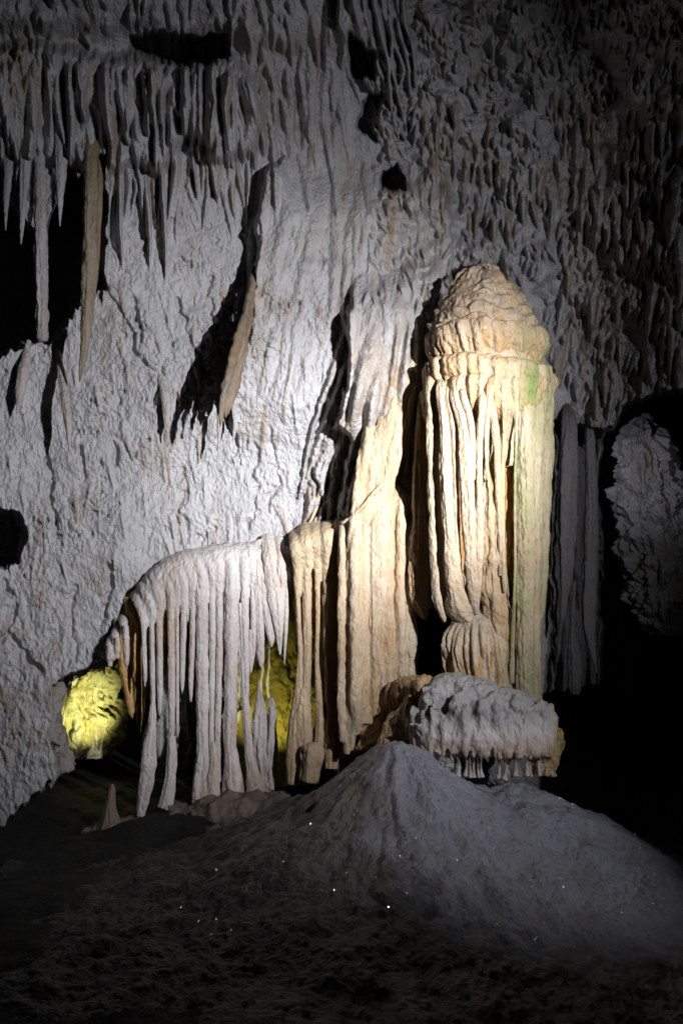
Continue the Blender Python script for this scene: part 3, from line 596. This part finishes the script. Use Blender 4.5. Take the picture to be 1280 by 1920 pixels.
for x in xx:
    t = arc(x); q_ = rng.uniform(55, 120); caps.append([(x + 3, t + 14, 0.15, 13), (x + 7, t + 18, -0.28, 12), (x + 12, t + 45, YF + .02, 8), (x + 13 + rng.normal() * 2, t + q_, YF + .03, rng.uniform(3, 6)), (x + 13, t + q_ + 25, YF + .03, 1)])
def whitest(co):
    S = np.zeros((len(co), 3)); S[:, 0] = 0.3 * np.clip(fbm(co[:, 0] * 9, co[:, 1] * 9, co[:, 2] * 1.5, 3) + .1, 0, 1); return S
fused('back_sheet', [[(x + 2, arc(x) + 40, -0.2, 9), (x + 8, arc(x) + 70, YF + .10, 9), (x + 9, 1130, YF + .11, 8), (x + 9 + rng.normal() * 2, b_, YF + .12, 4), (x + 9, b_ + 18, YF + .12, .8)] for x in range(268, 540, 11) for b_ in [rng.uniform(1150, 1215) if x < 400 else rng.uniform(1190, 1330) if x < 450 else rng.uniform(1130, 1200)]], M['amber'], cur, 0.012, 0.015, None, 4)  # backing that gives the slots their amber glow by colour
fused('cap', caps, M['white'], cur, 0.011, 0.014, whitest, 8)
# drapes at the right half of the curtain
dr = [[(478, 1020, YF + .2, 12), (482, 1060, YF, 8), (486, 1150, YF, 7), (489, 1230, YF, 6.5), (489, 1252, YF, 1)],
      [(486, 1015, YF + .2, 12), (492, 1070, YF, 7), (500, 1140, YF, 8), (508, 1190, YF, 7), (509, 1213, YF, 1)],
      [(500, 1005, YF + .3, 10), (506, 1040, YF, 14), (515, 1100, YF - .02, 15), (522, 1160, YF - .03, 10), (525, 1228, YF - .03, 1)],
      [(520, 1010, YF + .3, 10), (526, 1050, YF - .03, 10), (527, 1120, YF, 8), (526, 1180, YF, 5), (526, 1226, YF, 1)],
      [(538, 1040, YF + .1, 6), (538, 1100, YF, 4), (536, 1180, YF, 3.5), (533, 1246, YF, .8)],
      [(452, 1130, YF, 7), (456, 1220, YF, 8), (459, 1300, YF, 7), (466, 1400, YF, 8), (474, 1450, YF, 11), (478, 1496, YF, 17)],
      [(470, 1180, YF, 5), (471, 1230, YF, 6), (471, 1262, YF, 1)]]
for p in dr: tube('drapery', p, M['white'], cur, (0.3, 0, 0), seg=22, flat=0.6, ribs=.2)
# feet: pillars growing out of the ground
tube('foot', [(287, 1320, YF, 5), (285, 1355, YF, 9), (280, 1400, YF, 13), (276, 1450, YF, 14), (268, 1500, YF, 11), (262, 1530, YF, 7)], M['white'], cur, (.2, 0, 0), seg=26, ribs=.3)
tube('foot', [(322, 1380, YF, 6), (322, 1420, YF, 8), (320, 1460, YF, 9), (314, 1500, YF, 11), (310, 1515, YF, 12)], M['white'], cur, (.2, 0, 0), seg=24, ribs=.3)
tube('foot', [(380, 1392, YF, 7), (380, 1425, YF, 12), (376, 1460, YF, 14), (376, 1505, YF, 17)], M['white'], cur, (.3, 0, 0), seg=24, ribs=.3)
tube('foot', [(432, 1385, YF, 7), (433, 1425, YF, 12), (436, 1460, YF, 15), (440, 1500, YF, 18)], M['white'], cur, (.3, 0, 0), seg=24, ribs=.3)
tube('foot', [(399, 1390, YF - .02, 3), (401, 1435, YF - .02, 9), (400, 1470, YF, 13), (400, 1500, YF, 15)], M['white'], cur, (.3, 0, 0), seg=24, ribs=.3)
# sheet at the far left behind the first flutes, slot glow in its colour
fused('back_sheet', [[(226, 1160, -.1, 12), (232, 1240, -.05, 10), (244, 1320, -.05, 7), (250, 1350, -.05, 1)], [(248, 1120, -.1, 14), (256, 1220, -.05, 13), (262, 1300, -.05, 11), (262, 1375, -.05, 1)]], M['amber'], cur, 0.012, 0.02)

# ================================================================== SECOND CURTAIN
cu2 = empty('flowstone_curtain', at(600, 1440, -0.4))
tag(cu2, 'narrow cream flowstone curtain with a bright cap and orange slots, right of the arched one', 'flowstone curtain')
Y2 = -0.58
fused('back_sheet', [[(x, 1000, 0, 8), (x, 1030, Y2 + .12, 8), (x, 1150, Y2 + .13, 7), (x + rng.normal() * 3, b_, Y2 + .14, 4)] for x in range(560, 665, 12) for b_ in [rng.uniform(1150, 1260) if x < 600 else 1420]], M['amber'], cu2, 0.012, 0.015, None, 4)  # same backing here, warm slot glow painted as amber
fused('cap', [[(555, 1000, .1, 14), (556, 1020, Y2, 13), (558, 1070, Y2, 9), (560, 1120, Y2, 6)], [(572, 988, .1, 14), (574, 1010, Y2, 14), (576, 1060, Y2, 10), (575, 1110, Y2, 7)],
              [(590, 984, .1, 14), (594, 1005, Y2, 14), (596, 1050, Y2, 10), (595, 1110, Y2, 5)], [(610, 982, .1, 15), (614, 1004, Y2 - .03, 16), (616, 1060, Y2, 14), (618, 1130, Y2, 10)],
              [(632, 976, .1, 14), (636, 1000, Y2, 13), (640, 1050, Y2, 9), (634, 1120, Y2, 5), (628, 1180, Y2, 5)], [(650, 968, .1, 12), (655, 990, Y2, 10), (656, 1050, Y2, 7), (652, 1100, Y2, 5)]], M['cream'], cu2, 0.011, 0.012, lambda co: np.stack([0.15 + 0 * co[:, 0], 0.05 + 0 * co[:, 0], 0 * co[:, 0]], -1), 8)
for p, oc in (([(556, 1080, Y2, 6), (560, 1160, Y2, 4.5), (563, 1230, Y2, 5), (560, 1300, Y2, 9), (552, 1380, Y2, 12), (548, 1470, Y2, 10)], .3),
          ([(575, 1080, Y2, 8), (576, 1180, Y2, 8), (575, 1260, Y2, 8), (572, 1350, Y2, 9), (574, 1440, Y2, 8)], .3),
          ([(568, 1290, Y2, 10), (566, 1340, Y2, 17), (566, 1390, Y2, 17), (560, 1440, Y2, 14)], .3),
          ([(595, 1080, Y2, 5), (596, 1160, Y2, 4), (594, 1240, Y2, 4.5), (598, 1300, Y2, 6), (602, 1340, Y2, 9), (598, 1400, Y2, 9)], .35),
          ([(617, 1100, Y2, 12), (618, 1200, Y2, 12), (620, 1300, Y2, 12), (622, 1380, Y2, 13), (622, 1440, Y2, 14)], .2),
          ([(634, 1080, Y2, 6), (630, 1160, Y2, 4), (628, 1220, Y2, 3)], .5),
          ([(655, 1060, Y2 + .1, 7), (652, 1140, Y2 + .1, 5), (655, 1180, Y2 + .1, 3)], .3),
          ([(646, 1150, Y2 + .12, 8), (648, 1280, Y2 + .1, 14), (650, 1420, Y2, 16)], .3)):
    tube('flute', p, M['cream'], cu2, (oc, 0, 0), seg=22, ribs=.15)

pan = []
for x in np.arange(642, 776, 8.5):
    t_ = float(np.interp(x, [655, 722, 745, 776], [978, 906, 915, 950])); e_ = float(np.interp(x, [655, 776], [1400, 1262])) + rng.uniform(-15, 15); w_ = rng.uniform(5, 10); y_ = rng.uniform(-.06, .06)
    pan.append([(x + 2, t_, -.65, 6), (x, t_ + 30, -.88 + y_, w_), (x - 2, t_ + 120, -.92 + y_, w_ * rng.uniform(.7, 1.2)), (x + rng.normal() * 2, e_ - 90, -.94 + y_, w_ * rng.uniform(.8, 1.4)), (x, e_, -.9, w_)])
for x in np.arange(648, 776, 17): pan.append([(x, float(np.interp(x, [655, 722, 776], [1010, 945, 985])), -.76, 13), (x, 1150, -.80, 14), (x, 1290, -.82, 15)])
pan.append([(640, 982, -.85, 4), (672, 958, -.98, 5), (700, 925, -1.0, 5), (724, 902, -.95, 4)])
for k in range(11):
    a_ = 795 - 11 * k + rng.normal() * 3; b_ = 640 + 14 * k + rng.uniform(-20, 20)
    pan.append([(a_, b_, -.7, 3), (a_ - 12, b_ + 70, -.90, rng.uniform(5, 9)), (a_ - 34 + k, b_ + 170, -.93, rng.uniform(5, 10)), (a_ - 60 + 3 * k, b_ + 270, -.92, rng.uniform(5, 9)), (a_ - 72 + 5 * k, b_ + 360, -.88, 6)])
fused('panel', pan, M['cream'], cu2, 0.013, 0.022, lambda co: np.stack([0.5 * np.clip(fbm(co[:, 0] * 9, co[:, 1] * 3, co[:, 2] * 1.2, 3) + .1, 0, 1), 0 * co[:, 0], 0 * co[:, 0]], -1), 3)
# stumps and stalagmites
def single(nm, pts, m, label, cat, group=None, stain_shade=(.2, 0, 0), **k):
    o = tube(nm, pts, M[m], None, stain_shade, **k); return tag(o, label, cat, group)
single('stalagmite', [(485, 1276, -.2, 1.5), (487, 1310, -.2, 6), (488, 1345, -.2, 13), (490, 1400, -.2, 17), (494, 1450, -.2, 17), (498, 1500, -.2, 18)], 'white', 'rough grey pointed stalagmite standing in the yellow lit niche', 'stalagmite', stain_shade=(.3, 0, .35), bumps=.22, seg=30)
single('stalagmite', [(508, 1308, -.25, 4), (510, 1330, -.25, 7), (509, 1400, -.25, 9), (510, 1480, -.25, 9)], 'white', 'thinner blunt stalagmite grown against the pointed one in the niche', 'stalagmite', stain_shade=(.3, 0, .35), bumps=.22, seg=22)
single('stalagmite', [(586, 1392, -.75, 8), (586, 1402, -.75, 18), (584, 1430, -.75, 19), (578, 1465, -.75, 15)], 'cream', 'short round-topped cream stump at the foot of the narrow curtain', 'stalagmite', seg=26, ribs=.3)
single('stalagmite', [(210, 1470, -.5, 3), (210, 1480, -.5, 6), (208, 1500, -.5, 8), (206, 1530, -.5, 15), (204, 1580, -.5, 34)], 'brown', 'small pale stalagmite on the dark floor below the grotto', 'stalagmite', seg=24, bumps=.1)
# rocks that carry the curtain feet
def rock(pts, label, m='brown', stain_shade=(.4, 0, .1)):
    o = fused('rock_ledge', pts, M[m], None, 0.03, 0.08, lambda co: np.zeros((len(co), 3)) + stain_shade, 2, bumps=.2); return tag(o, label, 'rock')
rock([[(330, 1560, -.4, 50, .9), (390, 1540, -.5, 48), (460, 1530, -.5, 44), (540, 1520, -.6, 42)], [(380, 1600, -.6, 60), (500, 1590, -.8, 60)]], 'low brown rock ledge carrying the feet of the arched curtain')
rock([[(180, 1600, -.4, 60), (260, 1580, -.5, 48), (330, 1600, -.5, 60)]], 'low dark rock lying left of the ledge under the arched curtain')

# ================================================================== HANGING STALACTITES
G1 = 'stalactites hanging at the upper left'
single('stalactite', [(72, 180, .1, 10), (73, 215, -.2, 14), (74, 270, -.45, 11), (75, 330, -.5, 11), (77, 450, -.5, 12), (79, 560, -.5, 12), (80, 628, -.5, 11), (80, 637, -.5, 7)], 'wall', 'long straight grey stalactite with a blunt broken end over the black opening', 'stalactite', G1, (.25, 0, .3), seg=26, ribs=.05, bumps=.14)
single('stalactite', [(176, 215, .1, 10), (175, 245, -.25, 16), (174, 275, -.5, 15), (171, 310, -.6, 12), (170, 370, -.6, 14), (168, 440, -.6, 12), (167, 500, -.6, 14), (164, 570, -.6, 12), (160, 640, -.6, 9), (152, 700, -.6, 4), (150, 716, -.6, 1)], 'ochre', 'longest ochre brown stalactite ending in a sharp tip over the grey wall', 'stalactite', G1, (.5, .08, .2), seg=26, ribs=.05, bumps=.16)
single('stalactite', [(58, 200, -.6, 10), (50, 260, -.6, 11), (46, 340, -.6, 9), (43, 400, -.6, 6), (40, 458, -.6, 1)], 'wall', 'tapering grey stalactite just left of the blunt one', 'stalactite', G1, (.1, 0, .3), seg=22, ribs=.2)
single('stalactite', [(118, 240, -.6, 16), (116, 300, -.6, 12), (114, 360, -.6, 7), (113, 424, -.6, 1)], 'wall', 'short wide topped grey stalactite between the blunt one and the ochre one', 'stalactite', G1, (.1, 0, .2), seg=22, ribs=.2)
single('stalactite', [(20, 250, -.5, 12), (16, 320, -.5, 8), (12, 380, -.5, 5), (11, 432, -.5, 1)], 'wall', 'grey stalactite at the left edge of the photo, pitted and short', 'stalactite', G1, (.1, 0, .4), seg=20, ribs=.2)
single('stalactite', [(188, 300, -.3, 6), (186, 400, -.3, 6), (182, 500, -.3, 4), (178, 560, -.3, 1)], 'ochre', 'thin brown stalactite close behind the long ochre one', 'stalactite', G1, (.6, 0, 0), seg=16)
G2 = 'small stalactites on the wall panel'
for pts, m, lab in (
  ([(106, 640, .1, 3), (116, 700, -.2, 7), (125, 760, -.42, 8), (129, 805, -.45, 6), (131, 846, -.45, .8)], 'wall', 'small pale stalactite casting a wedge of shadow on the left wall'),
  ([(292, 660, .12, 4), (304, 710, -.08, 9), (312, 755, -.2, 9), (313, 790, -.22, 6), (315, 826, -.22, .8)], 'wall', 'short brown stalactite at the middle of the left wall panel'),
  ([(54, 640, .15, 5), (46, 690, -.08, 11), (38, 735, -.16, 9), (33, 778, -.16, .8)], 'wall', 'stubby brown stalactite near the left edge of the wall panel'),
  ([(412, 770, -.4, 5), (412, 800, -.42, 5), (409, 848, -.42, .8)], 'wall', 'cream spike hanging under the brown drapery over the dark hollow'),
  ([(435, 740, -.35, 5), (441, 790, -.4, 5), (436, 832, -.4, .8)], 'wall', 'grey spike just right of the cream spike under the drapery'),
  ([(506, 750, .1, 3), (503, 790, -.08, 5), (500, 820, -.15, 5), (495, 845, -.15, .8)], 'wall', 'little brown spike on the bright wall right of the drapery'),
  ([(610, 830, -.05, 3), (604, 900, -.13, 4), (590, 960, -.13, 3), (568, 1000, -.13, 1)], 'cream', 'crooked cream vein running down the brightest patch of wall')):
    o = single('stalactite', pts, m, lab, 'stalactite', G2, (.45, 0, 0), seg=20)
# brown drapery blade in front of the dark hollow
fin = []
for k, (yy_, dd) in enumerate(((-.45, 0), (-.6, .12), (-.75, .28), (-.9, .45), (-1.02, .62), (-1.12, .8))):
    q_ = k / 5
    fin.append([(476, 500, -.3, 6), (470, 545, -.45 - .1 * q_, 7), (466 - 2 * k, 600, -.45 - .35 * q_, 8), (455 - 3 * k, 660, -.45 - .5 * q_, 9), (446 - 4 * k, 710, -.45 - .62 * q_, 9), (440 - 5 * k, 745 + 6 * k, -.45 - .66 * q_, 6), (438 - 5 * k, 760 + 9 * k, -.45 - .66 * q_, 1.5)])
dp = fused('drapery', fin, M['ochre'], None, 0.014, 0.03, lambda co: np.stack([.5 + .5 * fbm(co[:, 0] * 4, co[:, 1] * 4, co[:, 2] * 2, 3), 0 * co[:, 0], np.clip(fbm(co[:, 0] * 5, co[:, 1] * 5, co[:, 2] * 3 + 9, 3), 0, 1)], -1), 4, bumps=.2)
tag(dp, 'brown hanging drapery blade in front of the large dark shadow', 'drapery')
# ================================================================== RIGHT SIDE, FAR ROCK
Rr = Relief(-205, 205, 700, 1200, 1.5)
for k in range(420):
    Rr.drip(rng.uniform(-200, 200), rng.uniform(770, 1120), rng.uniform(40, 120), rng.uniform(4, 12), rng.uniform(0.08, 0.25), rng.normal(0, .05), 0.6 * (rng.random() < .3))
o = body('rock_tower', [(775, 1200, 1212), (800, 1184, 1225), (840, 1172, 1238), (900, 1168, 1262), (940, 1165, 1285), (1000, 1180, 1300), (1060, 1190, 1310), (1110, 1190, 1310), (1140, 1205, 1300), (1175, 1225, 1285), (1190, 1240, 1275)], 2.2, 0.8, Rr, M['wall'], None, 1.0, 0.22, None, 2, 360)
tag(o, 'rugged pale rock tower standing far back at the right edge', 'rock')
spot('tower_fill_light', tuple(at(1140, 860, 0.5)), tuple(at(1225, 880, 2.2)), 24, (0.85, 0.88, 1.0), 75, 1.0, 0.05)  # added unseen lamp that brightens the far rock tower
G4 = 'dim stalactites right of the column'
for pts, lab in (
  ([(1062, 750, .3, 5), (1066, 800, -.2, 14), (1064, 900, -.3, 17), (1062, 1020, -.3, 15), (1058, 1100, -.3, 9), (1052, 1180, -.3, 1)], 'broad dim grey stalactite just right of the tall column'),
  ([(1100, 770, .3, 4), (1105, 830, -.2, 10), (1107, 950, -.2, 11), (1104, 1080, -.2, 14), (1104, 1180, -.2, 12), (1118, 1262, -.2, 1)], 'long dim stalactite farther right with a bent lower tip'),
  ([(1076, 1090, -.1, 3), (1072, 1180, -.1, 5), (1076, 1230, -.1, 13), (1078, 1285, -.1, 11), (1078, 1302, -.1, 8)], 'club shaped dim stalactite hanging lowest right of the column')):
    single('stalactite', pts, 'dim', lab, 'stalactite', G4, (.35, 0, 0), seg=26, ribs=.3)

# ================================================================== YELLOW LIT ROCK IN THE GROTTO
Rn = Relief(-205, 205, 1120, 1480, 1.5)
for k in range(230):
    Rn.drip(rng.uniform(-200, 200), rng.uniform(1130, 1380), rng.uniform(30, 90), rng.uniform(6, 16), rng.uniform(0.05, 0.2), rng.normal(0, .05), 0.6 * (rng.random() < .3))
o = body('niche_rock', [(1060, 470, 560), (1150, 455, 575), (1300, 440, 580), (1400, 440, 580), (1470, 430, 590)], 0.95, 0.4, Rn, M['yellow'], None, 1.0, 0.15, None, 2.5, 260)
tag(o, 'yellow lit fluted rock at the back of the niche between the two curtains', 'rock')
Rg = Relief(-205, 205, 1220, 1460, 1.5)
for k in range(160):
    Rg.drip(rng.uniform(-200, 200), rng.uniform(1240, 1380), rng.uniform(20, 50), rng.uniform(5, 16), rng.uniform(0.06, 0.22), rng.normal(0, .2), 0.5 * (rng.random() < .3), green=.2 * (rng.random() < .2))
Rg.H = Rg.H + 0.22 * np.abs(fbm(Rg.X / 40, Rg.Y / 30, 3.3, 4, 0.6))
o = body('grotto_rock', [(1220, 120, 205), (1262, 112, 214), (1300, 108, 196), (1325, 106, 200), (1340, 110, 222), (1365, 112, 214), (1392, 114, 216), (1404, 118, 200), (1420, 125, 190)], 2.2, 0.6, Rg, M['yellow'], None, 1.0, 0.16, None, 2.0, 320)
tag(o, 'rock face lit bright yellow deep inside the small grotto at lower left', 'rock')
rk = fused('rock_outcrop', [[(92, 1400, .1, 22), (100, 1350, .3, 16), (108, 1300, .5, 14), (128, 1270, .7, 12), (165, 1250, .6, 12), (205, 1232, .3, 12)], [(110, 1440, .3, 16), (84, 1475, .15, 18)], [(104, 1330, .6, 12), (112, 1390, .8, 14), (122, 1440, .9, 20)]], M['wall'], None, 0.016, 0.07, lambda co: np.zeros((len(co), 3)) + (.45, 0, .3), 2, bumps=.2)
tag(rk, 'rough pale rock rim round the mouth of the yellow lit grotto', 'rock')
single('drape', [(134, 1262, 1.4, 3), (128, 1310, 1.4, 3.5), (120, 1350, 1.4, 2), (118, 1400, 1.4, 5), (128, 1440, 1.4, 14)], 'yellow', 'thin twisted yellowish drape at the left lip of the lit grotto', 'drape', None, (.3, 0, 0), seg=14)

# ================================================================== WET CRYSTALS
def crystals(name, P, Nn, label, size=0.0045):
    """tiny mirror-bright calcite faces turned between lamp and camera so that they glint"""
    k = len(P); J = Nn + rng.normal(0, 0.22, (k, 3)); J /= np.linalg.norm(J, axis=1)[:, None]
    A = np.cross(J, rng.normal(0, 1, (k, 3))); A /= np.linalg.norm(A, axis=1)[:, None]; B = np.cross(J, A)
    sz = (size * rng.uniform(0.6, 1.5, k))[:, None]; c = P + J * 0.004
    V = np.stack([c + A * sz, c + B * sz, c - A * sz, c - B * sz, c - J * sz * 1.5 ], 1).reshape(-1, 3)
    i = np.arange(k)[:, None] * 5
    F_ = np.concatenate([i + [0, 1, 2], i + [0, 2, 3], i + [0, 4, 1], i + [1, 4, 2], i + [2, 4, 3], i + [3, 4, 0]]).reshape(-1, 3)
    m = bpy.data.materials.get('calcite_crystal')
    if not m:
        m = bpy.data.materials.new('calcite_crystal'); m.use_nodes = True; b = m.node_tree.nodes['Principled BSDF']
        nz = m.node_tree.nodes.new('ShaderNodeTexNoise'); nz.inputs['Scale'].default_value = 30
        cr = m.node_tree.nodes.new('ShaderNodeMix'); cr.data_type = 'RGBA'; m.node_tree.links.new(nz.outputs[0], cr.inputs[0])
        cr.inputs[6].default_value = (0.8, 0.8, 0.85, 1); cr.inputs[7].default_value = (0.9, 0.87, 0.8, 1); m.node_tree.links.new(cr.outputs[2], b.inputs['Base Color'])
        b.inputs['Metallic'].default_value = 1.0; b.inputs['Roughness'].default_value = 0.22
    o = link(name, V, F_, m, None, None, False); tag(o, label, 'crystals', None, 'stuff'); return o
cm = np.array(CAM)
def halfv(P):
    a = cm - P; b = np.array(LAMP) - P; a /= np.linalg.norm(a, axis=1)[:, None]; b /= np.linalg.norm(b, axis=1)[:, None]; h = a + b
    return h / np.linalg.norm(h, axis=1)[:, None]
LM = LAMP; LAMP = (7.2, -7.2, 3.6); n = 2600
ii = rng.integers(0, MX.shape[0], n * 6); jj = rng.integers(0, MX.shape[1], n * 6)
P = np.stack([MX[ii, jj], MY[ii, jj], MZ[ii, jj]], -1)
P = P[(P[:, 2] > -1.05) & (P[:, 0] > -1.4)][:n]
Nm = halfv(P) * 0.9 + rng.normal(0, 0.30, (len(P), 3))
crystals('mound_crystals', P, Nm / np.linalg.norm(Nm, axis=1)[:, None], 'tiny wet crystals glittering on the grey mound', 0.0032); LAMP = LM
def surf_points(o, n, lo, hi):
    me = o.data; k = len(me.vertices); co = np.empty(k * 3, np.float32); me.vertices.foreach_get('co', co); no = np.empty(k * 3, np.float32); me.vertices.foreach_get('normal', no)
    co = co.reshape(-1, 3) + np.array(o.parent.location if o.parent else o.location); no = no.reshape(-1, 3)
    ok = np.where((no[:, 1] < -0.25))[0]; return co[rng.choice(ok, n)].astype(float)
for nm, n in (('dome', 160), ('cap', 150), ('pedestal', 50)):
    if nm == 'cap': src = [c for c in blk.children if c.name.startswith('cap')][0]
    else: src = [c for c in col.children if c.name.startswith(nm)][0]
    P = surf_points(src, n, 0, 0); Nm = halfv(P) * 0.9 + rng.normal(0, 0.3, P.shape)
    crystals({'dome': 'dome_crystals', 'cap': 'boulder_crystals', 'pedestal': 'pedestal_crystals'}[nm], P, Nm / np.linalg.norm(Nm, axis=1)[:, None],
             {'dome': 'tiny wet crystals glittering on the domed column top', 'cap': 'tiny wet crystals glittering on the rounded boulder', 'pedestal': 'tiny wet crystals glittering on the small drip pedestal'}[nm], 0.0026)
P = []
for c in col.children:
    if c.name.startswith('flute'): P.append(surf_points(c, 12, 0, 0))
P = np.concatenate(P); Nm = halfv(P) * 0.9 + rng.normal(0, 0.3, P.shape); crystals('flute_crystals', P, Nm / np.linalg.norm(Nm, axis=1)[:, None], 'tiny wet crystals glittering on the long flutes of the column', 0.0024)
